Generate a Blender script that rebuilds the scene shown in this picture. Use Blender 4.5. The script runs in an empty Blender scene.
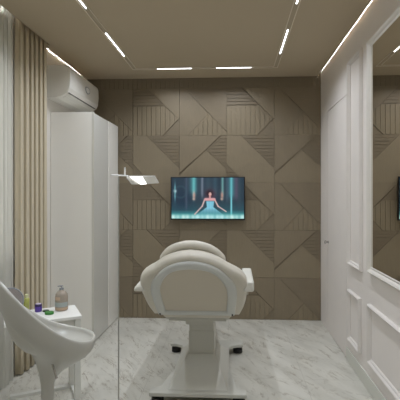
import bpy, bmesh, math, random
from mathutils import Vector, Matrix
random.seed(4)
PI = math.pi
scene = bpy.context.scene
COL = scene.collection

# ------------------------------------------------------------------ materials
def s2l(c):
    return tuple(((v/255)/12.92 if v/255 <= .04045 else (((v/255)+.055)/1.055)**2.4) for v in c) + (1.0,)

def mat(name, rgb, rough=.5, metal=0., spec=.5, emit=None, estr=0., coat=0., alpha=1., trans=0.):
    m = bpy.data.materials.new(name); m.use_nodes = True
    b = m.node_tree.nodes['Principled BSDF']
    b.inputs['Base Color'].default_value = s2l(rgb)
    b.inputs['Roughness'].default_value = rough
    b.inputs['Metallic'].default_value = metal
    b.inputs['Specular IOR Level'].default_value = spec
    b.inputs['Coat Weight'].default_value = coat
    b.inputs['Alpha'].default_value = alpha
    b.inputs['Transmission Weight'].default_value = trans
    if emit:
        b.inputs['Emission Color'].default_value = s2l(emit)
        b.inputs['Emission Strength'].default_value = estr
    return m

def nd(m, t, **kw):
    n = m.node_tree.nodes.new(t)
    for k, v in kw.items(): setattr(n, k, v)
    return n

def add_noise(m, rgb, amount=.06, scale=40., stretch=(1, 1, 1), bump=0., bscale=None, bdist=.002):
    """slight procedural variation of a surface's own colour, plus optional bump"""
    L = m.node_tree.links; b = m.node_tree.nodes['Principled BSDF']
    tc = nd(m, 'ShaderNodeTexCoord'); mp = nd(m, 'ShaderNodeMapping')
    mp.inputs['Scale'].default_value = stretch
    L.new(tc.outputs['Object'], mp.inputs['Vector'])
    nz = nd(m, 'ShaderNodeTexNoise'); nz.inputs['Scale'].default_value = scale
    nz.inputs['Detail'].default_value = 4
    L.new(mp.outputs[0], nz.inputs['Vector'])
    rp = nd(m, 'ShaderNodeValToRGB')
    base = s2l(rgb)
    rp.color_ramp.elements[0].position = .3; rp.color_ramp.elements[1].position = .7
    rp.color_ramp.elements[0].color = tuple(v*(1-amount) for v in base[:3]) + (1,)
    rp.color_ramp.elements[1].color = tuple(min(1, v*(1+amount)) for v in base[:3]) + (1,)
    L.new(nz.outputs['Fac'], rp.inputs['Fac']); L.new(rp.outputs[0], b.inputs['Base Color'])
    if bump:
        n2 = nd(m, 'ShaderNodeTexNoise'); n2.inputs['Scale'].default_value = bscale or scale*3
        L.new(mp.outputs[0], n2.inputs['Vector'])
        bp = nd(m, 'ShaderNodeBump'); bp.inputs['Strength'].default_value = bump
        bp.inputs['Distance'].default_value = bdist
        L.new(n2.outputs['Fac'], bp.inputs['Height']); L.new(bp.outputs[0], b.inputs['Normal'])
    return m

CEIL = (183, 169, 145)
M = {}
M['ceiling'] = add_noise(mat('ceiling_paint', CEIL, .8), CEIL, .01, 3)
WHT = (226, 220, 214)
M['wall'] = add_noise(mat('white_wall_paint', WHT, .55), WHT, .015, 5)
M['leftwall'] = add_noise(mat('left_wall_paint', (226, 222, 214), .7), (226, 222, 214), .015, 5)
M['mould'] = add_noise(mat('moulding_paint', (218, 213, 207), .4), (218, 213, 207), .01, 5)
M['bb'] = mat('baseboard_white', (206, 206, 196), .3)
M['groove'] = mat('dark_gap', (40, 38, 36), .9)
for i, rgb in enumerate([(129, 117, 96), (124, 112, 92), (133, 121, 99), (122, 110, 90)]):
    st = (1, 1, 9) if i % 2 else (9, 1, 1)
    M['panel%d' % i] = add_noise(mat('brown_veneer_%s' % 'abcd'[i], rgb, .55), rgb, .035, 9, st)
M['led'] = mat('led_diffuser', (255, 255, 255), .5, emit=(244, 249, 255), estr=8)
M['cove'] = mat('cove_led', (255, 255, 255), .5, emit=(244, 248, 255), estr=110)
M['track'] = mat('track_metal', (150, 140, 124), .45, .3)
M['trackin'] = mat('track_inside', (176, 163, 140), .7)
M['cabinet'] = add_noise(mat('cabinet_lacquer', (238, 236, 229), .35), (238, 236, 229), .01, 4)
M['cabgrey'] = mat('cabinet_door_grey', (208, 207, 200), .3)  # base colour of the first door, greyer than the second
M['ac'] = mat('air_conditioner_plastic', (232, 230, 222), .4)
M['acdark'] = mat('dark_louver_plastic', (96, 94, 92), .6)  # dark grey of the air outlet
M['acmark'] = mat('emblem_white', (248, 248, 246), .4)
M['leather'] = add_noise(mat('cream_upholstery', (208, 203, 190), .45), (208, 203, 190), .015, 25, bump=.15, bscale=220)
M['shell'] = mat('white_backrest_plastic', (204, 206, 202), .35)
M['panelback'] = mat('beige_backrest_panel', (202, 194, 178), .6)
M['armwhite'] = mat('white_armrest', (210, 208, 198), .35)
M['enamel'] = mat('white_enamel', (194, 193, 184), .6)
M['rubber'] = mat('black_rubber', (14, 13, 13), .5)
M['stool'] = mat('white_glossy_plastic', (184, 183, 175), .28, coat=.2)
M['chrome'] = mat('chrome', (190, 188, 184), .18, 1.)
M['table'] = mat('white_table_lacquer', (235, 235, 230), .3)
M['tlegs'] = mat('white_table_frame', (210, 210, 203), .4)
M['pole'] = mat('grey_lamp_pole', (168, 167, 160), .3, .4)
M['lampw'] = mat('white_lamp_sheet', (250, 250, 248), .4)
M['lampled'] = mat('lamp_led', (255, 255, 255), .5, emit=(255, 253, 248), estr=3)
M['bezel'] = mat('black_bezel', (10, 11, 13), .3)
M['jar'] = mat('purple_jar', (92, 66, 160), .3)
M['jarlid'] = mat('dark_purple_lid', (52, 36, 84), .35)
M['jartop'] = mat('pale_jar_top', (196, 186, 206), .4)
M['green'] = mat('green_tin', (44, 122, 40), .4)
M['gdark'] = mat('dark_green_tin', (24, 50, 26), .4)
M['yellow'] = mat('yellow_liquid_bottle', (172, 176, 98), .25)
M['clear'] = mat('smoky_pump_bottle', (176, 164, 148), .15, alpha=.8)
M['label'] = mat('blue_grey_label', (158, 166, 164), .5)
M['label2'] = mat('tan_label', (186, 160, 134), .5)
M['pump'] = mat('grey_pump', (150, 154, 158), .3)
M['mirframe'] = mat('mirror_frame_paint', (216, 212, 204), .35)
M['mirror'] = mat('mirror_glass', (228, 224, 216), .015, 1.)
M['tmirror'] = mat('table_mirror_glass', (196, 192, 196), .12, .85)
M['window'] = mat('window_frame_white', (225, 226, 224), .35)
g = mat('window_glass', (255, 255, 255), .02, trans=1.); M['glass'] = g
M['railm'] = mat('curtain_rail_white', (236, 238, 236), .4)

# curtains
cu = mat('beige_curtain', (200, 189, 165), .85); M['curtain'] = add_noise(cu, (200, 189, 165), .04, 60, (1, 1, .05))
sh = bpy.data.materials.new('sheer_fabric'); sh.use_nodes = True
nt = sh.node_tree; nt.nodes.clear()
out = nt.nodes.new('ShaderNodeOutputMaterial'); mx = nt.nodes.new('ShaderNodeMixShader'); mx2 = nt.nodes.new('ShaderNodeMixShader')
df = nt.nodes.new('ShaderNodeBsdfDiffuse'); tl = nt.nodes.new('ShaderNodeBsdfTranslucent'); tr = nt.nodes.new('ShaderNodeBsdfTransparent')
df.inputs[0].default_value = s2l((228, 227, 220)); tl.inputs[0].default_value = s2l((230, 228, 220))
mx2.inputs[0].default_value = .3; nt.links.new(df.outputs[0], mx2.inputs[1]); nt.links.new(tl.outputs[0], mx2.inputs[2])
mx.inputs[0].default_value = .84; nt.links.new(tr.outputs[0], mx.inputs[1]); nt.links.new(mx2.outputs[0], mx.inputs[2])
nt.links.new(mx.outputs[0], out.inputs[0]); M['sheer'] = sh

# marble floor
fl = bpy.data.materials.new('white_marble'); fl.use_nodes = True
b = fl.node_tree.nodes['Principled BSDF']; L = fl.node_tree.links
b.inputs['Roughness'].default_value = .3; b.inputs['Specular IOR Level'].default_value = .4
tc = nd(fl, 'ShaderNodeTexCoord'); mp = nd(fl, 'ShaderNodeMapping')
mr0 = nd(fl, 'ShaderNodeMapping'); mr0.inputs['Rotation'].default_value = (0, 0, math.radians(62))
L.new(tc.outputs['Object'], mr0.inputs[0]); mp.inputs['Scale'].default_value = (1.0, 3.2, 1)
L.new(mr0.outputs[0], mp.inputs[0])
wz = nd(fl, 'ShaderNodeTexNoise'); wz.inputs['Scale'].default_value = 2.2; wz.inputs['Detail'].default_value = 9; wz.inputs['Roughness'].default_value = .68; wz.inputs['Distortion'].default_value = .9
L.new(mp.outputs[0], wz.inputs['Vector'])
sb = nd(fl, 'ShaderNodeMath', operation='SUBTRACT'); sb.inputs[1].default_value = .5; L.new(wz.outputs['Fac'], sb.inputs[0])
ab = nd(fl, 'ShaderNodeMath', operation='ABSOLUTE'); L.new(sb.outputs[0], ab.inputs[0])
vr = nd(fl, 'ShaderNodeValToRGB')
vr.color_ramp.elements[0].position = 0.; vr.color_ramp.elements[0].color = (1, 1, 1, 1)
vr.color_ramp.elements[1].position = .02; vr.color_ramp.elements[1].color = (0, 0, 0, 1)
L.new(ab.outputs[0], vr.inputs[0])
# veins fade in and out
wm = nd(fl, 'ShaderNodeTexNoise'); wm.inputs['Scale'].default_value = 5.; wm.inputs['Detail'].default_value = 3
L.new(mp.outputs[0], wm.inputs['Vector'])
mr = nd(fl, 'ShaderNodeMapRange'); mr.inputs[1].default_value = .42; mr.inputs[2].default_value = .62; L.new(wm.outputs['Fac'], mr.inputs[0])
mv = nd(fl, 'ShaderNodeMath', operation='MULTIPLY'); L.new(vr.outputs[0], mv.inputs[0]); L.new(mr.outputs[0], mv.inputs[1])
cl = nd(fl, 'ShaderNodeTexNoise'); cl.inputs['Scale'].default_value = 2.4; cl.inputs['Detail'].default_value = 6; L.new(mp.outputs[0], cl.inputs['Vector'])
cr = nd(fl, 'ShaderNodeValToRGB')
cr.color_ramp.elements[0].position = .35; cr.color_ramp.elements[0].color = s2l((187, 185, 175))
cr.color_ramp.elements[1].position = .62; cr.color_ramp.elements[1].color = s2l((203, 201, 191))
L.new(cl.outputs['Fac'], cr.inputs[0])
m1 = nd(fl, 'ShaderNodeMix', data_type='RGBA'); m1.inputs[7].default_value = s2l((132, 122, 104))
L.new(mv.outputs[0], m1.inputs[0]); L.new(cr.outputs[0], m1.inputs[6])
# hairline joints between the large slabs
br = nd(fl, 'ShaderNodeTexBrick'); br.offset = 0
br.inputs['Scale'].default_value = 1; br.inputs['Brick Width'].default_value = .6; br.inputs['Row Height'].default_value = 1.2
br.inputs['Mortar Size'].default_value = .0022; br.inputs['Color1'].default_value = br.inputs['Color2'].default_value = (0, 0, 0, 1); br.inputs['Mortar'].default_value = (1, 1, 1, 1)
mp2 = nd(fl, 'ShaderNodeMapping'); mp2.inputs['Location'].default_value = (.06, .25, 0)
L.new(tc.outputs['Object'], mp2.inputs[0]); L.new(mp2.outputs[0], br.inputs['Vector'])
jm = nd(fl, 'ShaderNodeMath', operation='MULTIPLY'); jm.inputs[1].default_value = .4; L.new(br.outputs['Color'], jm.inputs[0])
m2 = nd(fl, 'ShaderNodeMix', data_type='RGBA'); m2.inputs[7].default_value = s2l((150, 146, 136))
L.new(jm.outputs[0], m2.inputs[0]); L.new(m1.outputs[2], m2.inputs[6]); L.new(m2.outputs[2], b.inputs['Base Color'])
M['floor'] = fl

# ------------------------------------------------------------------ helpers
def obj(name, bm, m, parent=None, smooth=False, bevel=0., seg=2, sub=0):
    me = bpy.data.meshes.new(name); bmesh.ops.recalc_face_normals(bm, faces=bm.faces[:]); bm.to_mesh(me); bm.free()
    for mm in (m if isinstance(m, (list, tuple)) else [m]): me.materials.append(mm)
    o = bpy.data.objects.new(name, me); COL.objects.link(o)
    if parent: o.parent = parent
    if bevel:
        mo = o.modifiers.new('bevel', 'BEVEL'); mo.width = bevel; mo.segments = seg; mo.limit_method = 'ANGLE'; mo.angle_limit = math.radians(35)
    if sub:
        mo = o.modifiers.new('sub', 'SUBSURF'); mo.levels = mo.render_levels = sub
    if smooth or sub or bevel:
        for p in me.polygons: p.use_smooth = True
        if bevel and not sub and not smooth:
            for p in me.polygons: p.use_smooth = False
    return o

def thing(name, label, cat, loc=(0, 0, 0), rz=0., group=None):
    o = bpy.data.objects.new(name, None); COL.objects.link(o); o.location = loc; o.rotation_euler = (0, 0, rz)
    o.empty_display_size = .1
    o['label'] = label; o['category'] = cat
    if group: o['group'] = group
    return o

def tag(o, label, cat, group=None):
    o['label'] = label; o['category'] = cat
    if group: o['group'] = group
    return o

def struct(name, bm, m, parent=None, label=None, **kw):
    o = obj(name, bm, m, parent, **kw)
    if not parent: o['kind'] = 'structure'
    if label: o['label'] = label; o['category'] = name.split('_')[0]
    return o

def box(bm, x0, x1, y0, y1, z0, z1, mi=0):
    vs = [bm.verts.new((x, y, z)) for z in (z0, z1) for y in (y0, y1) for x in (x0, x1)]
    for f in ((0, 2, 3, 1), (4, 5, 7, 6), (0, 1, 5, 4), (2, 6, 7, 3), (0, 4, 6, 2), (1, 3, 7, 5)):
        fc = bm.faces.new([vs[i] for i in f]); fc.material_index = mi
    return vs

def B(*a):
    bm = bmesh.new(); box(bm, *a); return bm

def tube(bm, p0, p1, r0, r1=None, n=20, caps=True):
    p0, p1 = Vector(p0), Vector(p1); r1 = r0 if r1 is None else r1
    d = (p1-p0).normalized(); a = d.orthogonal().normalized(); bb = d.cross(a)
    r = [[bm.verts.new(p + (a*math.cos(2*PI*k/n)+bb*math.sin(2*PI*k/n))*rad) for k in range(n)] for p, rad in ((p0, r0), (p1, r1))]
    for k in range(n): bm.faces.new((r[0][k], r[0][(k+1) % n], r[1][(k+1) % n], r[1][k]))
    if caps: bm.faces.new(r[0][::-1]); bm.faces.new(r[1])

def T(p0, p1, r0, r1=None, n=20):
    bm = bmesh.new(); tube(bm, p0, p1, r0, r1, n); return bm

def lathe(prof, n=28, cx=0, cy=0):
    bm = bmesh.new(); rings = []
    for r, z in prof:
        rings.append([bm.verts.new((cx+r*math.cos(2*PI*k/n), cy+r*math.sin(2*PI*k/n), z)) for k in range(n)])
    for a, c in zip(rings, rings[1:]):
        for k in range(n): bm.faces.new((a[k], a[(k+1) % n], c[(k+1) % n], c[k]))
    bm.faces.new(rings[0][::-1]); bm.faces.new(rings[-1]); return bm

def loft(rings, cap=True, bm=None):
    bm = bm or bmesh.new(); V = [[bm.verts.new(p) for p in r] for r in rings]; n = len(V[0])
    for a, c in zip(V, V[1:]):
        for k in range(n): bm.faces.new((a[k], a[(k+1) % n], c[(k+1) % n], c[k]))
    if cap: bm.faces.new(V[0][::-1]); bm.faces.new(V[-1])
    return bm

def prism(bm, poly, f0, f1, mi=0):
    """poly = 2D points; f0/f1 map a 2D point to the two end positions"""
    a = [bm.verts.new(f0(p)) for p in poly]; c = [bm.verts.new(f1(p)) for p in poly]; n = len(poly)
    fs = [bm.faces.new(a[::-1]), bm.faces.new(c)]
    for k in range(n): fs.append(bm.faces.new((a[k], a[(k+1) % n], c[(k+1) % n], c[k])))
    for f in fs: f.material_index = mi

# ------------------------------------------------------------------ dimensions
XR, XL, YB, YF = .98, -1.76, 4.906, -1.1
ZC, ZT = 2.76, 2.95           # lowered ceiling, slab above it

# ------------------------------------------------------------------ room shell
struct('floor', B(XL-.2, XR+.2, YF-.2, YB+.2, -.1, 0), M['floor'])
# walls
bm = bmesh.new()
WY0, WY1, WZ0, WZ1 = .7, 3.3, .93, 2.5
box(bm, XL-.18, XL, YF-.15, WY0, 0, ZT); box(bm, XL-.18, XL, WY1, YB+.15, 0, ZT)
box(bm, XL-.18, XL, WY0, WY1, 0, WZ0); box(bm, XL-.18, XL, WY0, WY1, WZ1, ZT)
struct('wall_left', bm, M['leftwall'])
DY0, DY1, DZ = 3.808, 4.563, 2.292
gp = .008
bm = bmesh.new()
box(bm, XR, XR+.12, YF-.15, DY0-gp, 0, ZT); box(bm, XR, XR+.12, DY1+gp, YB+.15, 0, ZT); box(bm, XR, XR+.12, DY0-gp, DY1+gp, DZ+gp, ZT)
box(bm, XR+.05, XR+.12, DY0-gp, DY1+gp, 0, DZ+gp)
struct('wall_right', bm, M['wall'])
struct('wall_front', B(XL, XR, YF-.15, YF, 0, ZT), M['leftwall'])
d = struct('door_1', B(XR, XR+.045, DY0, DY1, .006, DZ), M['wall'])
kb = lathe([(.004, 0), (.012, .002), (.012, .006), (.007, .010), (.007, .018), (.015, .026), (.017, .034), (.012, .041), (.003, .043)], 20)
bmesh.ops.rotate(kb, verts=kb.verts, matrix=Matrix.Rotation(-PI/2, 3, 'Y')); bmesh.ops.translate(kb, verts=kb.verts, vec=(XR, 4.515, .932))
obj('door_knob', kb, M['chrome'], d, smooth=True)

# back wall: geometric relief cladding of square boards with ribbed and plain facets
def clip(poly, a, bb, c):
    """keep the half plane a*x + bb*y <= c"""
    o = []
    for i in range(len(poly)):
        p, q = poly[i], poly[(i+1) % len(poly)]
        dp, dq = a*p[0]+bb*p[1]-c, a*q[0]+bb*q[1]-c
        if dp <= 1e-9: o.append(p)
        if (dp < -1e-9 and dq > 1e-9) or (dp > 1e-9 and dq < -1e-9):
            t = dp/(dp-dq); o.append((p[0]+(q[0]-p[0])*t, p[1]+(q[1]-p[1])*t))
    return o
def area(p): return abs(sum(p[i][0]*p[(i+1) % len(p)][1]-p[(i+1) % len(p)][0]*p[i][1] for i in range(len(p))))/2
def inset(poly, d):
    s = sum(poly[i][0]*poly[(i+1) % len(poly)][1]-poly[(i+1) % len(poly)][0]*poly[i][1] for i in range(len(poly)))
    r = poly[:] if s > 0 else poly[::-1]; base = r[:]
    for i in range(len(base)):
        p, q = base[i], base[(i+1) % len(base)]; ex, ey = q[0]-p[0], q[1]-p[1]; l = math.hypot(ex, ey)
        nx, ny = ey/l, -ex/l
        r = clip(r, nx, ny, nx*p[0]+ny*p[1]-d)
        if len(r) < 3: return []
    return r
S = .5405
# unit-square facets, v measured down; kind P plain, V vertical ribs, H horizontal ribs; h relief height
MA = [([(0, .37), (.68, .37), (.98, .65), (.64, 1), (0, 1)], 'V', .012, 2), ([(0, 0), (.32, 0), (.68, .37), (0, .37)], 'H', .010, 3),
      ([(.32, 0), (1, 0), (1, .67), (.98, .65)], 'P', .014, 0), ([(.98, .65), (1, .67), (1, 1), (.64, 1)], 'P', .005, 1)]
MB_ = [([(0, 0), (.1, 0), (.62, .53), (.18, 1), (0, 1)], 'P', .007, 0), ([(.1, 0), (1, 0), (1, .92), (.62, .53)], 'P', .013, 1),
       ([(.62, .53), (1, .92), (1, 1), (.18, 1)], 'V', .011, 2)]
MC = [([(0, 0), (.3, 0), (1, .70), (1, 1), (.38, 1), (0, .6)], 'P', .011, 2), ([(.3, 0), (1, 0), (1, .70)], 'H', .010, 3), ([(0, .6), (.38, 1), (0, 1)], 'H', .010, 1)]
MD = [([(0, 0), (.9, 0), (.56, .30), (0, .84)], 'P', .013, 0), ([(.9, 0), (1, 0), (1, .70), (.56, .30)], 'H', .010, 3), ([(0, .84), (.56, .30), (1, .70), (1, 1), (0, 1)], 'P', .007, 2)]
bm = bmesh.new()
YP = YB + .016      # recess plane; the proudest facets reach YB
box(bm, XL-.1, XR+.1, YP, YB+.15, 0, ZT, 1)
for ci in range(-6, 2):
    x0 = .44 + .0165 + ci*S
    for ri in range(0, 7):
        ztop = 2.64 + S - ri*S
        if ri == 0: motif = [([(0, 0), (1, 0), (1, 1), (0, 1)], 'V', .011, 1)]
        elif ri % 2 == 1: motif = MA if ci % 2 == 1 else MB_
        else: motif = MC if ci % 2 == 1 else MD
        for poly, kind, h, mi in motif:
            P = [(x0+u*S, ztop-v*S) for u, v in poly]
            for a, bb, c in ((1, 0, XR-.001), (-1, 0, -(XL+.001)), (0, -1, -.001), (0, 1, ZT-.05)): P = clip(P, a, bb, c)if len(P) > 2 else P
            if len(P) < 3 or area(P) < 1e-4: continue
            P = inset(P, .0010)
            if len(P) < 3: continue
            pieces = []
            if kind == 'P': pieces = [(P, h)]
            else:
                pieces = [(P, h-.0065)]; rib = S/10 if kind == 'V' else S/14
                k0 = 0
                ax = 0 if kind == 'V' else 1
                lo = min(p[ax] for p in P); hi = max(p[ax] for p in P)
                start = (x0 if ax == 0 else ztop-S); k = math.floor((lo-start)/rib)
                while start+k*rib < hi:
                    a0 = start+k*rib+rib*.07; a1 = a0+rib*.86
                    q = clip(P, -1, 0, -a0) if ax == 0 else clip(P, 0, -1, -a0)
                    if len(q) > 2: q = clip(q, 1, 0, a1) if ax == 0 else clip(q, 0, 1, a1)
                    if len(q) > 2 and area(q) > 2e-5: pieces.append((q, h))
                    k += 1
            for q, hh in pieces:
                prism(bm, q, lambda p: (p[0], YP+.004, p[1]), lambda p, hh=hh: (p[0], YP-hh, p[1]), mi)
struct('wall_back', bm, [M['panel%d' % i] for i in range(4)])

# ceiling: slab above, lowered painted ceiling that stops short of the side walls
struct('ceiling', B(XL-.18, XR+.12, YF-.15, YB+.15, ZT, ZT+.1), M['ceiling'])
EL, ER, EC = -1.70, .943, -1.64
bm = bmesh.new()
TX0, TX1, TYF, TYN, TW = -1.058, .436, 4.535, .35, .024
# lowered ceiling built around the track channel
def ring_slabs(bm, z0, z1):
    box(bm, EL, TX0-TW, 3.76, YB+.01, z0, z1); box(bm, EC, TX0-TW, YF, 3.76, z0, z1)
    box(bm, TX1+TW, ER, YF, YB+.01, z0, z1)
    box(bm, TX0-TW, TX1+TW, TYF+TW, YB+.01, z0, z1); box(bm, TX0-TW, TX1+TW, YF, TYN-TW, z0, z1)
    box(bm, TX0+TW, TX1-TW, TYN+TW, TYF-TW, z0, z1)
ring_slabs(bm, ZC, ZC+.06)
struct('ceiling_lowered', bm, M['ceiling']).name = 'ceiling.001'
# track rail in the slot
tr_ = thing('track_rail', 'thin rectangular recessed lighting track in the brown ceiling', 'lighting track', (TX0, TYF, ZC))
def rel(bm, o): bmesh.ops.translate(bm, verts=bm.verts, vec=-Vector(o.location)); return bm
bm = bmesh.new()
h0, h1 = ZC-.016, ZC+.05
e = .0005
box(bm, TX0-TW+e, TX0+TW-e, TYN-TW+e, TYF+TW-e, h0+.02, h1); box(bm, TX1-TW+e, TX1+TW-e, TYN-TW+e, TYF+TW-e, h0+.02, h1)
box(bm, TX0+TW-e, TX1-TW+e, TYF-TW+e, TYF+TW-e, h0+.02, h1); box(bm, TX0+TW-e, TX1-TW+e, TYN-TW+e, TYN+TW-e, h0+.02, h1)
obj('channel', rel(bm, tr_), M['trackin'], tr_)
bm = bmesh.new(); w = .0055; zz0, zz1 = ZC-.002, ZC+.0035
def rect_frame(bm, x0, x1, y0, y1, w, z0, z1):
    box(bm, x0, x0+w, y0, y1, z0, z1); box(bm, x1-w, x1, y0, y1, z0, z1); box(bm, x0+w, x1-w, y0, y0+w, z0, z1); box(bm, x0+w, x1-w, y1-w, y1, z0, z1)
rect_frame(bm, TX0-TW+e, TX1+TW-e, TYN-TW+e, TYF+TW-e, w, zz0, zz1)
rect_frame(bm, TX0+TW-w-e, TX1-TW+w+e, TYN+TW-w-e, TYF-TW+w+e, w, zz0, zz1)
obj('edge_trim', rel(bm, tr_), mat('track_edge', (222, 212, 194), .5), tr_)
# light bars
bars = []
names_y = [(3.505, 4.10), (2.43, 3.03), (1.355, 1.955), (.45, .90)]
where_y = ['nearest the patterned wall', 'second from the patterned wall', 'third from the patterned wall', 'furthest from the patterned wall']
for s, X, side in ((0, TX0, 'window'), (1, TX1, 'mirror')):
    for (y0, y1), w_ in zip(names_y, where_y):
        bars.append((X, X, y0, y1, 'glowing light bar in the ceiling track, %s side, %s' % (side, w_)))
bars.append((-.813, -.45, TYF, TYF, 'short glowing light bar along the patterned wall, nearer the cabinet'))
bars.append((-.185, .179, TYF, TYF, 'short glowing light bar along the patterned wall, nearer the mirror'))
for x0, x1, y0, y1, lab in bars:
    t = thing('light_bar', lab, 'ceiling light', ((x0+x1)/2, (y0+y1)/2, ZC), group='light bars in the ceiling track')
    w = .0042
    if x0 == x1: bb_ = (x0-w, x0+w, y0, y1)
    else: bb_ = (x0, x1, y0-w, y0+w)
    obj('housing', rel(B(bb_[0]-.003, bb_[1]+.003, bb_[2]-.003, bb_[3]+.003, ZC+.0005, ZC+.0035), t), M['track'], t)
    la = bpy.data.lights.new('beam', 'AREA'); la.shape = 'RECTANGLE'; la.size = max(x1-x0, .008); la.size_y = max(y1-y0, .008)
    la.energy = 6.2*max(x1-x0, y1-y0)/.6; la.color = (.92, .97, 1.06); la.spread = math.radians(140)
    lo = bpy.data.objects.new('beam', la); COL.objects.link(lo); lo.parent = t; lo.location = (0, 0, -.003)
    obj('diffuser', rel(B(*bb_, ZC-.002, ZC+.0004), t), M['led'], t)
# cove LED strips lie on top of the lowered ceiling's edges
for X, nm, lab, ya, yb in ((EL+.015, 1, 'warm white LED strip in the ceiling gap above the cabinet wall', 3.80, 4.88), (ER-.015, -1, 'warm white LED strip in the ceiling gap above the panelled mirror wall', -.9, 4.88)):
    o = obj('led_strip', B(X-.006, X+.006, ya, yb, ZC+.061, ZC+.067), M['cove']); tag(o, lab, 'light strip')

o = obj('led_strip', B(EC+.003, EC+.013, -.9, 3.05, ZC+.061, ZC+.067), M['cove']); tag(o, 'white LED strip glowing in the ceiling gap above the sheer curtain', 'light strip')
# baseboard on the right wall, stops at the door
struct('baseboard_right', B(XR-.012, XR, YF, DY0-.03, 0, .112), M['bb'], bevel=.003)
# wall moulding frames
def frame_mesh(y0, y1, z0, z1, w=.034, dpt=.028, X=XR):
    """moulded picture-frame profile on the right wall, mitred"""
    prof = [(0, 0), (0, .35), (.12, .75), (.30, 1.), (.48, .8), (.62, .45), (.80, .5), (1, .25), (1, 0)]
    bm = bmesh.new(); rings = []
    for (cy, cz, sy, sz) in ((y0, z0, 1, 1), (y1, z0, -1, 1), (y1, z1, -1, -1), (y0, z1, 1, -1)):
        rings.append([bm.verts.new((X-dpt*h, cy+sy*w*u, cz+sz*w*u)) for u, h in prof])
    n = len(prof)
    for i in range(4):
        a, c = rings[i], rings[(i+1) % 4]
        for k in range(n): bm.faces.new((a[k], a[(k+1) % n], c[(k+1) % n], c[k]))
    return bm
tn = 1
for (y0, y1, z0, z1) in ((3.325, 3.70, .838, 2.545), (3.36, 3.70, .20, .625), (1.55, 3.155, .215, .64), (.0, 1.45, .215, .64), (.0, 1.0, .838, 2.545)):
    o = struct('trim_%d' % tn, frame_mesh(y0, y1, z0, z1), M['mould']); tn += 1
# wall mirror
mr_ = thing('wall_mirror', 'large rectangular wall mirror with a moulded cream frame on the right wall', 'mirror', (XR, 2.2, .85))
MY0, MY1, MZ0, MZ1 = 1.15, 3.14, .862, 2.525
obj('mirror_glass', rel(B(XR-.014, XR-.001, MY0+.045, MY1-.045, MZ0+.045, MZ1-.045), mr_), M['mirror'], mr_)
obj('mirror_frame', rel(frame_mesh(MY0, MY1, MZ0, MZ1, .062, .036, XR), mr_), M['mirframe'], mr_)

# window in the left wall with sill, sashes and glass
wd = struct('window_1', B(XL-.13, XL-.125, WY0, WY0+.001, WZ0, WZ0+.001), M['window'])
bm = bmesh.new()
def yz_frame(bm, X0, X1, y0, y1, z0, z1, w):
    box(bm, X0, X1, y0, y0+w, z0, z1); box(bm, X0, X1, y1-w, y1, z0, z1); box(bm, X0, X1, y0+w, y1-w, z0, z0+w); box(bm, X0, X1, y0+w, y1-w, z1-w, z1)
yz_frame(bm, XL-.15, XL-.09, WY0, WY1, WZ0, WZ1, .06)
for k in (1, 2):
    yy = WY0+(WY1-WY0)*k/3; box(bm, XL-.15, XL-.09, yy-.045, yy+.045, WZ0+.06, WZ1-.06)
me_ = bpy.data.meshes.new('window_1'); bmesh.ops.recalc_face_normals(bm, faces=bm.faces[:]); bm.to_mesh(me_); bm.free(); me_.materials.append(M['window']); wd.data = me_
obj('window_sill', B(XL-.09, XL+.03, WY0-.03, WY1+.03, WZ0-.025, WZ0+.02), M['window'], wd, bevel=.006)
obj('window_pane', B(XL-.124, XL-.118, WY0+.05, WY1-.05, WZ0+.05, WZ1-.05), M['glass'], wd)

# ------------------------------------------------------------------ curtains
def drape(x, y0, y1, z0, z1, folds, amp, seed, pleat=False):
    rnd = random.Random(seed); n = folds*14; rows = 14
    ph = [rnd.uniform(-.5, .5) for _ in range(folds+2)]; am = [rnd.uniform(.6, 1.1) for _ in range(folds+2)]
    bm = bmesh.new(); G = []
    for r in range(rows+1):
        v = r/rows; z = z1+(z0-z1)*v; row = []
        for i in range(n+1):
            u = i/n; f = u*folds; k = int(f); fr = f-k
            a = am[k]*(1-fr)+am[k+1]*fr; p = ph[k]*(1-fr)+ph[k+1]*fr
            dx = amp*a*((2*abs(math.sin(PI*f+p*(.3+.4*v)))**.65-1.1) if pleat else math.sin(2*PI*f+p*(.3+1.1*v)))*(.8+.2*v)
            dy = .3*amp*math.sin(4*PI*f+p)
            row.append(bm.verts.new((x+dx, y0+(y1-y0)*u+dy, z)))
        G.append(row)
    for r in range(rows):
        for i in range(n): bm.faces.new((G[r][i], G[r][i+1], G[r+1][i+1], G[r+1][i]))
    return bm
CX = -1.693
o = obj('curtain', drape(CX+.002, 3.275, 3.77, .012, ZC+.055, 6, .040, 3, True), M['curtain'], smooth=True)
so = o.modifiers.new('thick', 'SOLIDIFY'); so.thickness = .003
tag(o, 'beige floor-length pleated curtain between the sheer drape and the air conditioner', 'curtain')
o = obj('sheer_curtain', drape(CX-.005, .55, 3.225, .012, ZC+.055, 44, .032, 9), M['sheer'], smooth=True)
tag(o, 'white see-through sheer curtain over the window at the left edge', 'curtain')
o = obj('curtain_rail', B(CX-.012, CX+.012, .4, 3.75, ZC+.062, ZC+.078), M['railm'])
tag(o, 'white curtain rail in the ceiling gap above the sheer and beige curtains', 'curtain rail')

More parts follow.
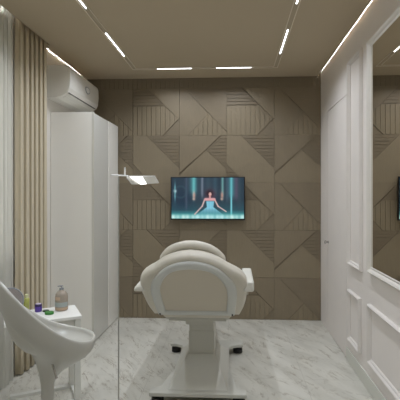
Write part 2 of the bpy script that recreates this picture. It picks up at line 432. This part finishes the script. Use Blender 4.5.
# ------------------------------------------------------------------ tall cabinet
CB = (XL+.003, -1.337, 4.045, 4.885)
t = thing('wardrobe_cabinet', 'tall white two-door cabinet in the corner under the air conditioner', 'cabinet', (-1.55, 4.045, 0))
bm = B(CB[0], CB[1]-.02, CB[2], CB[3], .0, 2.215)
obj('carcass', rel(bm, t), M['cabinet'], t, bevel=.002)
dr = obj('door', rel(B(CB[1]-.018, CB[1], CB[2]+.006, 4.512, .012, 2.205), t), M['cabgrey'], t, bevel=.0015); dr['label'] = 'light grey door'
obj('door', rel(B(CB[1]-.018, CB[1]+.004, 4.516, CB[3], .012, 2.205), t), M['cabinet'], t, bevel=.0015)
obj('edge_strip', rel(B(CB[1]-.019, CB[1]+.002, CB[2]-.002, CB[2]+.005, .0, 2.217), t), M['armwhite'], t)

# ------------------------------------------------------------------ air conditioner
t = thing('air_conditioner', 'pale grey split air conditioner on the wall above the tall cabinet', 'air conditioner', (XL, 4.35, 2.34))
Y0, Y1 = 3.935, 4.77
prof = [(XL+.001, 2.635), (-1.57, 2.635), (-1.535, 2.622), (-1.522, 2.59), (-1.520, 2.50), (-1.528, 2.42), (-1.545, 2.385), (-1.60, 2.352), (-1.66, 2.335), (XL+.001, 2.335)]
bm = bmesh.new(); prism(bm, prof, lambda p: (p[0], Y0, p[1]), lambda p: (p[0], Y1, p[1]))
obj('casing', rel(bm, t), M['ac'], t, bevel=.008, seg=3)
# outlet slot and flap
def slope(y0, y1, u0, u1, off, th):
    a, c = Vector((-1.545, 0, 2.385)), Vector((-1.66, 0, 2.335)); dd = c-a; n = Vector((dd.z, 0, -dd.x)).normalized()
    if n.z > 0: n = -n
    bm = bmesh.new(); ps = []
    for s in (off, off+th):
        for u in (u0, u1):
            for y in (y0, y1): ps.append(bm.verts.new(a+dd*u+n*s+Vector((0, y, 0))))
    for f in ((0, 1, 3, 2), (4, 6, 7, 5), (0, 4, 5, 1), (2, 3, 7, 6), (0, 2, 6, 4), (1, 5, 7, 3)): bm.faces.new([ps[i] for i in f])
    return bm
obj('air_outlet', rel(slope(Y0+.03, Y1-.03, .02, .80, -.004, .006), t), M['acdark'], t)
obj('flap', rel(slope(Y0+.06, Y1-.06, .40, .66, .006, .004), t), M['ac'], t)
for k in range(7):
    y = Y0+.12+k*.1
    obj('vane', rel(slope(y, y+.003, .10, .34, .000, .004), t), M['ac'], t)
sl = bmesh.new(); pts = [(0, -.030), (.014, -.022), (.023, -.006), (.022, .018), (.012, .024), (0, .027), (-.012, .024), (-.022, .018), (-.023, -.006), (-.014, -.022)]
prism(sl, pts, lambda p: (-1.522, 4.40+p[0]*2.3, 2.505+p[1]), lambda p: (-1.5165, 4.40+p[0]*2.3, 2.505+p[1]))
eb = bmesh.new(); prism(eb, pts, lambda p: (-1.521, 4.40+p[0]*3.0, 2.505+p[1]*1.3), lambda p: (-1.5178, 4.40+p[0]*3.0, 2.505+p[1]*1.3))
obj('emblem_contrast_rim', rel(eb, t), M['pump'], t)  # grey rim added to make the white emblem stand out
e_ = obj('emblem', rel(sl, t), M['acmark'], t); e_['label'] = 'small white shield emblem'

# ------------------------------------------------------------------ television
TVX0, TVX1, TVZ0, TVZ1, TVY = -.717, .124, 1.137, 1.624, 4.835
t = thing('television', 'flat black television showing a person in a pale blue dress, on the patterned wall', 'television', ((TVX0+TVX1)/2, 4.87, (TVZ0+TVZ1)/2))
obj('casing', rel(B(TVX0, TVX1, TVY, TVY+.032, TVZ0, TVZ1), t), M['bezel'], t, bevel=.004)
obj('wall_bracket', rel(B(-.42, -.18, TVY+.031, YB+.004, 1.28, 1.48), t), M['bezel'], t)
SX0, SX1, SZ0, SZ1 = TVX0+.012, TVX1-.012, TVZ0+.016, TVZ1-.010
NX, NZ = 168, 96
def lerp(a, c, t): return tuple(x+(y-x)*t for x, y in zip(a, c))
def gauss(d, s): return math.exp(-(d*d)/(2*s*s))
def segd(px, py, ax, ay, bx, by):
    vx, vy = bx-ax, by-ay; t = max(0, min(1, ((px-ax)*vx+(py-ay)*vy)/(vx*vx+vy*vy))); return math.hypot(px-ax-t*vx, py-ay-t*vy)
def picture(x, y):
    """x 0..73, y 0..43: stage scene of light beams with a seated figure"""
    c = lerp((34, 54, 68), (36, 100, 110), max(0, min(1, (y-24)/20)))
    c = lerp(c, (52, 66, 84), .5*gauss(x-26, 12)*gauss(y-6, 12))
    c = lerp(c, (20, 44, 68), .6*gauss(x-10, 6)*gauss(y-24, 8))
    for bx, wd_, y1, col, st in ((22.5, .8, 16, (170, 240, 240), 1), (22.5, 2.6, 12, (80, 160, 165), .8), (15, .8, 30, (74, 84, 104), .7), (31, .9, 16, (120, 130, 145), .8),
                                (51.5, .9, 16, (130, 190, 185), .7), (60.3, .6, 38, (130, 215, 225), 1), (60.3, 2.3, 16, (90, 170, 178), .7), (65.5, 1.6, 18, (104, 84, 108), .6),
                                (56, 1., 20, (70, 92, 110), .6), (68.5, 1.2, 30, (46, 70, 82), .6), (37, 2, 10, (60, 84, 96), .5), (44, 1.5, 12, (64, 96, 110), .5), (27, 1, 34, (44, 62, 74), .6)):
        c = lerp(c, col, st*gauss(x-bx, wd_)*(1 if y < y1 else gauss(y-y1, 4)))
    c = lerp(c, (150, 235, 240), gauss(x-3.5, .5)*gauss(y-15, 5.5)); c = lerp(c, (220, 250, 250), gauss(math.hypot(x-3.5, (y-14)*.9), 1.0))
    # ring of light
    c = lerp(c, (56, 84, 94), .5*gauss(math.hypot(x-9, y-15)-6, .7))
    # bright misty band at the foot
    k = max(0, min(1, (y-34)/6)); wob = .55+.45*math.sin(x*.9)*math.sin(x*.37+1)
    c = lerp(c, (70, 170, 170), .75*k)
    c = lerp(c, (205, 238, 232), max(0, min(1, (y-37.5)/3))*(.35+.6*wob))
    # hair halo
    c = lerp(c, (110, 70, 92), .75*gauss(math.hypot(x-39.5, (y-18)*.95), 3.6)); c = lerp(c, (44, 24, 34), min(1, 1.3*gauss(math.hypot(x-38.6, (y-16.6)), 2.5)))
    # small warm figures either side
    for hx, hy in ((22.8, 18.5), (51.0, 18.5)):
        c = lerp(c, (196, 140, 126), .9*gauss((x-hx)/.95, 1)*gauss((y-hy)/2.6, 1)); c = lerp(c, (214, 176, 158), .8*gauss(math.hypot(x-hx+.3, y-hy-4), .9))
    # shoulders, arms
    skin = (222, 186, 182)
    for ax, ay, bx, by, w in ((33.5, 23, 31, 30, .6), (31, 30, 23.5, 38.5, .5), (43.5, 23, 47, 30, .6), (47, 30, 55, 35.5, .5)):
        dd = segd(x, y, ax, ay, bx, by); c = lerp(c, skin, max(0, min(1, (w+.5-dd)/.9)))
    dd = segd(x, y, 34.5, 22.8, 43, 22.8); c = lerp(c, (216, 158, 160), max(0, min(1, (2.0-dd)/1)))
    dd = segd(x, y, 38.8, 18, 38.8, 22); c = lerp(c, (206, 150, 150), max(0, min(1, (1.3-dd)/.8)))
    # dress: bodice and flared skirt
    if y > 24:
        hw = 4.2-.13*(y-24) if y < 31 else 3.4+(y-31)*1.25
        kk = max(0, min(1, (hw-abs(x-39)+.4)/.9))*min(1, (y-24)/1.2)*(1 if y < 32 else max(.25, 1-(y-32)/9)); f = .5+.5*math.sin(x*2.1)
        c = lerp(c, lerp((112, 190, 220), (160, 226, 236), f*.35+.2+.4*max(0, min(1, (y-33)/8))), kk*.92)
    # face
    c = lerp(c, (226, 180, 172), max(0, min(1, (1.75-math.hypot(x-39, (y-17.3)*.78))/.6)))
    for ex in (38.4, 39.7): c = lerp(c, (90, 56, 56), .7*gauss(math.hypot(x-ex, (y-16.9)*1.4), .25))
    c = lerp(c, (170, 70, 80), .7*gauss(math.hypot((x-39)*.8, (y-18.7)*1.6), .35))
    return c
bm = bmesh.new(); G = []
for j in range(NZ+1):
    G.append([bm.verts.new((SX0+(SX1-SX0)*i/NX, TVY-.0012, SZ1+(SZ0-SZ1)*j/NZ)) for i in range(NX+1)])
for j in range(NZ):
    for i in range(NX): bm.faces.new((G[j][i], G[j+1][i], G[j+1][i+1], G[j][i+1]))
cols = []
for j in range(NZ+1):
    for i in range(NX+1): cols.extend(s2l(tuple(max(0, min(255, v)) for v in picture(73*i/NX, 43*j/NZ))))
sm = bpy.data.materials.new('screen_picture'); sm.use_nodes = True; n_ = sm.node_tree
bs = n_.nodes['Principled BSDF']; at = n_.nodes.new('ShaderNodeVertexColor'); at.layer_name = 'picture'
bs.inputs['Base Color'].default_value = (.01, .01, .01, 1); bs.inputs['Roughness'].default_value = .25
n_.links.new(at.outputs['Color'], bs.inputs['Emission Color']); bs.inputs['Emission Strength'].default_value = 1.0
so = obj('screen', rel(bm, t), sm, t)
ca = so.data.color_attributes.new('picture', 'FLOAT_COLOR', 'POINT'); ca.data.foreach_set('color', cols)

# ------------------------------------------------------------------ treatment chair
AX = -.245
t = thing('treatment_chair', 'cream upholstered reclining treatment chair on a white pedestal, seen from behind its backrest', 'treatment chair', (AX, 3.3, 0))
O = Vector((0, -.452, .635))   # foot of the backrest, local to the chair
U = Vector((0, -.711, .703)); N = Vector((0, -.703, -.711))
def pl(u, v, n): return Vector((u, 0, 0))+O+U*v+N*n
def half_profile(tab, n=56):
    """closed outline from (v, halfwidth) table, bottom to top, symmetric"""
    right = [(w, v) for v, w in tab]; left = [(-w, v) for v, w in reversed(tab)]
    return right+left
def smooth_tab(tab, n):
    """resample by Catmull-Rom"""
    P = [tab[0]]+tab+[tab[-1]]; o = []
    for i in range(1, len(P)-2):
        for k in range(n):
            s = k/n; a, b_, c, d_ = P[i-1], P[i], P[i+1], P[i+2]
            o.append(tuple(.5*((2*b_[j])+(-a[j]+c[j])*s+(2*a[j]-5*b_[j]+4*c[j]-d_[j])*s*s+(-a[j]+3*b_[j]-3*c[j]+d_[j])*s**3) for j in (0, 1)))
    o.append(tab[-1]); return o
def pad(tab, n0, n1, r, cv, steps=5):
    """rounded slab: outline scaled towards its middle at each end of its thickness"""
    ol = half_profile(smooth_tab(tab, 5)); rings = []
    for s, sgn in ((0, 1), (1, -1)):
        for k in range(steps+1):
            a = (k/steps)*PI/2
            ins, dz = (r*(1-math.sin(a)), r*(1-math.cos(a))) if s == 0 else (r*(1-math.cos(a)), r*(1-math.sin(a)))
            n = n0+sgn*0
            off = (n0-(-1)*0)
            nn = (n0-dz) if s == 0 else (n1+dz)
            ring = []
            for (x, v) in ol:
                dx, dv = x, v-cv; l = math.hypot(dx, dv) or 1
                ring.append(pl(x-dx/l*ins, v-dv/l*ins, nn))
            rings.append(ring)
    # flip order of first half so widths grow then shrink
    return loft(rings)
outer = [(.02, .285), (.10, .306), (.20, .321), (.30, .326), (.38, .322), (.42, .311), (.465, .285), (.50, .25), (.528, .216), (.56, .185), (.592, .150), (.618, .11), (.640, .055), (.650, .004)]
obj('backrest_cushion', pad(outer, .022, -.050, .026, .33), M['leather'], t, smooth=True)
band_o = [(.045, .250), (.15, .257), (.22, .261), (.30, .263), (.37, .255), (.42, .238), (.47, .213), (.52, .180), (.56, .145), (.59, .105), (.612, .055), (.620, .003)]
band_i = [(.085, .197), (.13, .1985), (.18, .202), (.23, .205), (.30, .205), (.35, .201), (.41, .185), (.46, .164), (.50, .138), (.53, .105), (.548, .058), (.556, .003)]
bo, bi = half_profile(smooth_tab(band_o, 4)), half_profile(smooth_tab(band_i, 4))
bm = bmesh.new()
def ringv(ol, n, sc=0): return [pl(x, v, n) for x, v in ol]
mid = [((a[0]*.85+c[0]*.15), (a[1]*.85+c[1]*.15)) for a, c in zip(bo, bi)]
mid2 = [((a[0]*.2+c[0]*.8), (a[1]*.2+c[1]*.8)) for a, c in zip(bo, bi)]
RR = [ringv(bo, .015), ringv(bo, .030), ringv(mid, .040), ringv(mid2, .040), ringv(bi, .034), ringv(bi, .015)]
V = [[bm.verts.new(p) for p in r] for r in RR]; n = len(V[0])
for a in range(len(V)):
    c = V[(a+1) % len(V)]
    for k in range(n): bm.faces.new((V[a][k], V[a][(k+1) % n], c[(k+1) % n], c[k]))
o = obj('backrest_shell', bm, M['shell'], t, smooth=True)
bm = loft([ringv(bi, .018), ringv(bi, .027)]); pb = obj('back_panel', bm, M['panelback'], t); pb['label'] = 'beige panel on the back of the backrest'
for s in (-1, 1):
    obj('bolt', T(pl(s*.235, .065, .038), pl(s*.235, .065, .045), .006, n=12), M['rubber'], t)
head = [(.44, .17), (.48, .192), (.52, .194), (.56, .176), (.60, .148), (.635, .108), (.658, .06), (.667, .03), (.668, .003)]
obj('head_pillow', pad(head, -.050, -.098, .022, .53), M['leather'], t, smooth=True)
# seat and leg rest
def cushion(x, y0, y1, z0, z1, r):
    return B(-x, x, y0, y1, z0, z1)
obj('seat_cushion', cushion(.235, -.45, .14, .60, .70, .03), M['leather'], t, bevel=.03, seg=4)
obj('leg_rest', cushion(.225, .15, .98, .60, .69, .03), M['leather'], t, bevel=.03, seg=4)
bm = B(-.195, .195, -.42, .85, .575, .602); box(bm, -.10, .10, -.25, .20, .50, .576)
obj('seat_frame', bm, M['enamel'], t, bevel=.006)
# armrests with brackets
for s in (-1, 1):
    bm = bmesh.new(); x0, x1 = sorted((s*.300, s*.366))
    vs = [(x0, -.71, .84), (x1, -.71, .84), (x1, -.71, .902), (x0, -.71, .902)]
    ve = [(x0, -.25, .845), (x1, -.25, .845), (x1, -.25, .908), (x0, -.25, .908)]
    if s < 0:
        vs = [(x0-.002, -.71, .835), (x1, -.71, .835), (x1, -.71, .875), (x0+.004, -.71, .865)]
        ve = [(x0+.012, -.25, .85), (x1, -.25, .85), (x1, -.25, .91), (x0+.02, -.25, .91)]
    loft([vs, ve], bm=bm)
    a = obj('armrest', bm, M['armwhite'], t, bevel=.012, seg=3)
    bm = B(*sorted((s*.285, s*.335)), -.60, -.40, .80, .842); loft([[(s*.29, -.52, .80), (s*.32, -.52, .80), (s*.32, -.44, .80), (s*.29, -.44, .80)], [(s*.18, -.42, .59), (s*.21, -.42, .59), (s*.21, -.34, .59), (s*.18, -.34, .59)]], bm=bm)
    obj('bracket', bm, M['enamel'], a)
# column: sleeve over inner post
obj('column', B(-.098, .098, -.06, .17, .16, .40), M['enamel'], t, bevel=.008)
obj('column_sleeve', B(-.094, .094, -.055, .165, .34, .51), M['enamel'], t, bevel=.006)
# base plate (H-shape) with flared feet
half = [(-.335, .330), (-.325, .275), (-.16, .240), (.0, .209), (.10, .199), (.30, .196), (.44, .200), (.50, .212), (.515, .236), (.535, .270), (.54, .325), (.655, .325)]
half = [(-.42, .330)]+half
ol = [(w, y) for y, w in half]+[(-w, y) for y, w in reversed(half)]
bm = bmesh.new(); prism(bm, ol, lambda p: (p[0], p[1], .060), lambda p: (p[0], p[1], .088))
obj('base_plate', bm, M['enamel'], t, bevel=.006)
def rr(x, y0, y1, z): return [(-x, y0, z), (x, y0, z), (x, y1, z), (-x, y1, z)]
obj('base_cover', loft([rr(.208, -.385, .42, .087), rr(.202, -.375, .41, .097), rr(.135, -.15, .26, .180), rr(.106, -.072, .19, .225)]), M['enamel'], t, bevel=.008)
for sx, y in ((-1, -.375), (1, -.375), (-1, .592), (1, .592)):
    w_ = obj('foot_pad', lathe([(.036, 0), (.042, .004), (.042, .034), (.036, .042)], 28, sx*.278, y), M['rubber'], t, smooth=True)
    obj('pad_bolt', T((sx*.278, y, .040), (sx*.278, y, .062), .012), M['chrome'], w_)
# foot pedal bar at the near edge
obj('pedal', B(-.322, -.245, -.452, -.415, .004, .040), M['rubber'], t, bevel=.004)

# ------------------------------------------------------------------ shell bar stool
p_ = [-0.842, 1.905, 0.212, 0.199, 0.682, 0.764, 0.3, 2.017]
t = thing('bar_stool', 'white glossy bucket-shaped bar stool with flared stem beside the small table', 'stool', (p_[0], p_[1], 0), p_[4])
a_, b_, z0_, rise, pw = p_[2], p_[3], p_[5], p_[6], p_[7]
NP = 72
def rimp(phi, ins=0):
    z = z0_+rise*((1-math.cos(phi))/2)**pw
    return Vector(((a_-ins)*math.cos(phi), (b_-ins)*math.sin(phi), z))
def bez(s, p): return sum(c*v for c, v in zip(((1-s)**3, 3*s*(1-s)**2, 3*s*s*(1-s), s**3), p))
zs, rs = .575, .030
rings = []
# inside bowl, from its bottom up to the rim
for k in range(1, 11):
    s = k/10; h = math.sin(s*PI/2)**.8; kk = (1-math.cos(s*PI/2))
    ring = []
    for j in range(NP):
        ph = 2*PI*j/NP; R = rimp(ph, .014); ring.append(Vector((R.x*h, R.y*h, .715+(R.z-.715)*kk**1.1)))
    rings.append(ring)
rings.append([rimp(2*PI*j/NP, .008)+Vector((0, 0, .006)) for j in range(NP)])
rings.append([rimp(2*PI*j/NP, 0)+Vector((0, 0, .003)) for j in range(NP)])
for k in range(0, 15):
    s = k/14; h = bez(s, (1, 1.0, .13, 0)); kk = bez(s, (0, .52, .50, 1)); ring = []
    for j in range(NP):
        ph = 2*PI*j/NP; R = rimp(ph); x = rs*math.cos(ph); y = rs*math.sin(ph)
        ring.append(Vector((x+(R.x-x)*h, y+(R.y-y)*h, R.z-.006+(zs-R.z+.006)*kk)))
    rings.append(ring)
for z in (.55, .50, .42): rings.append([Vector((rs*.95*math.cos(2*PI*j/NP), rs*.95*math.sin(2*PI*j/NP), z)) for j in range(NP)])
obj('seat_shell', loft(rings), M['stool'], t, smooth=True)
obj('stem', lathe([(.027, .43), (.026, .40), (.027, .25), (.032, .10), (.05, .045), (.1, .028)]), M['stool'], t, smooth=True)
obj('base_disc', lathe([(.19, 0), (.20, .004), (.20, .012), (.17, .022), (.06, .034), (.03, .036)], 48), M['stool'], t, smooth=True)
bm = T((-.012, -.092, .718), (.0, -.139, .643), .005, n=12)
obj('lever', bm, M['chrome'], t)

# ------------------------------------------------------------------ small side table (its right corner points to the camera side)
R0 = Vector((-1.036, 2.886, 0)); ang = math.radians(29)
d1 = Vector((-math.sin(ang), math.cos(ang), 0)); d2 = Vector((-math.cos(ang), -math.sin(ang), 0))
TW_, TL_ = .32, .48
t = thing('side_table', 'small white rectangular side table holding the bottles behind the stool', 'table', R0, 0)
t.rotation_euler = (0, 0, math.atan2(d2.y, d2.x))   # local x along d2, local y = -d1
def tb(x0, x1, y0, y1, z0, z1): return B(x0, x1, -y1, -y0, z0, z1)
obj('tabletop', tb(0, TL_, 0, TW_, .578, .600), M['table'], t, bevel=.003)
obj('apron', tb(.046, TL_-.025, .02, TW_-.02, .535, .578), M['tlegs'], t)
for y in (.006, TW_-.046):
    obj('leg', tb(.006, .046, y, y+.04, .022, .578), M['tlegs'], t, bevel=.002)
    obj('floor_runner', tb(.006, TL_-.04, y, y+.04, 0, .022), M['tlegs'], t, bevel=.002)
obj('lower_rail', tb(.016, .036, .046, TW_-.046, .004, .022), M['tlegs'], t)
obj('drawer_knob', T((0.022, -.16, .552), (.008, -.16, .552), .008, n=12), M['pump'], t)

def P2(x, y, z=.6): return (x, y, z)
t = thing('pump_bottle', 'smoky grey-brown pump bottle, the largest bottle on the small white table', 'bottle', P2(-1.233, 3.02))
obj('bottle_body', lathe([(.036, 0), (.043, .004), (.044, .02), (.044, .095), (.041, .115), (.030, .130), (.016, .139), (.014, .146)], 32), M['clear'], t, smooth=True)
bm = bmesh.new()
def band(r, z0, z1, a0, a1, n=16):
    bm = bmesh.new(); pr = None
    for k in range(n+1):
        a = a0+(a1-a0)*k/n; c = [bm.verts.new((rr_*math.cos(a), rr_*math.sin(a), z)) for rr_, z in ((r, z0), (r, z1), (r-.0006, z1), (r-.0006, z0))]
        if pr:
            for q in range(4): bm.faces.new((pr[q], pr[(q+1) % 4], c[(q+1) % 4], c[q]))
        pr = c
    return bm
obj('label_band', band(.0448, .03, .062, -PI*.95, -.05), M['label'], t); obj('label_band', band(.0448, .008, .026, -PI*.95, -.05), M['label2'], t)
obj('label_patch', band(.0446, .078, .100, -PI*.75, -PI*.45), M['label2'], t)
bm = lathe([(.014, .144), (.015, .147), (.015, .158), (.006, .160), (.004, .162), (.004, .172)], 20)
tube(bm, (0, 0, .170), (0, 0, .176), .010, .010, 16); tube(bm, (0, 0, .174), (-.026, -.006, .170), .0045, .0035, 12)
obj('pump_head', bm, M['pump'], t)

t = thing('cream_jar', 'small purple jar with a dark lid on the small white table', 'jar', P2(-1.380, 2.972))
obj('jar_body', lathe([(.020, 0), (.024, .003), (.024, .034), (.021, .038)], 28), M['jar'], t, smooth=True)
obj('lid', lathe([(.0235, .038), (.0235, .052), (.022, .054)], 28), M['jarlid'], t)
obj('lid_top', lathe([(.019, .054), (.018, .0565)], 28), M['jartop'], t)

o = obj('round_tin', lathe([(.028, 0), (.030, .002), (.030, .013), (.028, .016), (.022, .016), (.020, .0145)], 32), M['green']); o.location = P2(-1.275, 2.912)
tag(o, 'green flat round tin lying on the small white table', 'tin')
o = obj('tin_lid', lathe([(.021, 0), (.023, .002), (.023, .007), (.020, .009)], 28), M['gdark']); o.location = P2(-1.328, 2.976)
tag(o, 'dark green round lid between the purple jar and the green tin', 'lid')
t = thing('yellow_bottle', 'slim yellow-green bottle on the small white table beside the round mirror', 'bottle', P2(-1.466, 2.972))
obj('bottle_body', lathe([(.016, 0), (.019, .003), (.019, .085), (.014, .096)], 24), M['yellow'], t, smooth=True)
obj('cap', lathe([(.012, .095), (.012, .118), (.010, .121)], 20), mat('pale_yellow_cap', (206, 208, 160), .4), t)

t = thing('table_mirror', 'round grey tabletop mirror standing behind the bar stool at the left', 'mirror', P2(-1.520, 2.848))
bm = bmesh.new(); c0 = Vector((0, 0, .105)); nn = Vector((.35, -.92, .15)).normalized()
tube(bm, c0-nn*.006, c0+nn*.003, .082, .082, 48)
obj('mirror_glass', bm, M['tmirror'], t)
bm = bmesh.new(); aa = nn.orthogonal().normalized(); ab_ = nn.cross(aa)
rg = []
for k in range(48):
    a = 2*PI*k/48; rad = aa*math.cos(a)+ab_*math.sin(a)
    rg.append([c0+rad*(.084+.005*math.cos(q*PI/4))+nn*(.005*math.sin(q*PI/4)) for q in range(8)])
V = [[bm.verts.new(p) for p in r] for r in rg]
for k in range(48):
    for q in range(8): bm.faces.new((V[k][q], V[(k+1) % 48][q], V[(k+1) % 48][(q+1) % 8], V[k][(q+1) % 8]))
obj('rim', bm, M['pump'], t, smooth=True)
obj('foot', lathe([(.032, 0), (.032, .004), (.01, .009), (.006, .012)], 28), M['pump'], t, smooth=True)

# ------------------------------------------------------------------ reading lamp on a thin pole
LX, LY = -.697, 2.568
t = thing('floor_lamp', 'slim grey pole lamp with a folded white sheet head in front of the cabinet', 'lamp', (LX, LY, 0))
obj('base_disc', lathe([(.13, 0), (.135, .003), (.135, .008), (.125, .011), (.012, .012)], 40), M['pole'], t)
obj('pole', T((0, 0, .01), (0, 0, 1.541), .0042, n=14), M['pole'], t)
def L_(p): return Vector(p)-Vector((LX, LY, 0))
def sheet(pts, th):
    P = [L_(p) for p in pts]; n = (P[1]-P[0]).cross(P[2]-P[0]).normalized()*th/2
    return loft([[p-n for p in P], [p+n for p in P]])
A_, B_, C_, D_ = (-.629, 2.501, 1.536), (-.464, 2.510, 1.536), (-.456, 2.600, 1.4975), (-.566, 2.595, 1.489)
hd = obj('lamp_shade', sheet([A_, B_, C_, D_], .003), M['lampw'], t)
obj('lamp_shade_fold', sheet([A_, (-.5655, 2.593, 1.4892), (-.619, 2.572, 1.4895), (-.632, 2.505, 1.5245)], .003), M['lampw'], hd)
def mixp(u, v):
    top = Vector(A_)*(1-u)+Vector(B_)*u; bot = Vector(D_)*(1-u)+Vector(C_)*u; return top*(1-v)+bot*v+Vector((0, -.0015, -.0032))
obj('led_panel', sheet([mixp(.08, .06), mixp(.52, .06), mixp(.34, .94), mixp(.04, .94)], .002), M['lampled'], hd)
bm = T(L_((-.732, 2.546, 1.5445)), L_((-.626, 2.508, 1.537)), .0042, n=12)
obj('arm', bm, M['lampw'], t)
obj('pivot_stub', T(L_((-.648, 2.526, 1.537)), L_((-.648, 2.526, 1.588)), .005, n=14), M['table'], t)

# ------------------------------------------------------------------ daylight outside, camera, colour
w = bpy.data.worlds.new('evening_sky'); scene.world = w; w.use_nodes = True
nw = w.node_tree; bg = nw.nodes['Background']
bg.inputs['Color'].default_value = (.84, .84, .82, 1); bg.inputs['Strength'].default_value = 2.4

cam = bpy.data.cameras.new('camera'); co = bpy.data.objects.new('camera', cam); COL.objects.link(co); scene.camera = co
th = math.radians(2.9)
co.location = (0, 0, 1.43); co.rotation_euler = (PI/2, 0, th)
cam.sensor_width = 36; cam.lens = 36*430/400; cam.clip_start = .02
px_shift = 234-430*math.tan(th)          # principal point of the cropped picture
cam.shift_x = (200-px_shift)/400; cam.shift_y = -(200-194)/400
scene.view_settings.view_transform = 'Standard'; scene.view_settings.look = 'None'
scene.view_settings.gamma = 1; scene.view_settings.use_curve_mapping = False
scene.view_settings.exposure = 0
scene.cycles.max_bounces = 10; scene.cycles.diffuse_bounces = 6; scene.cycles.glossy_bounces = 5; scene.cycles.transparent_max_bounces = 12
scene.cycles.sample_clamp_indirect = 4
scene.cycles.use_denoising = True
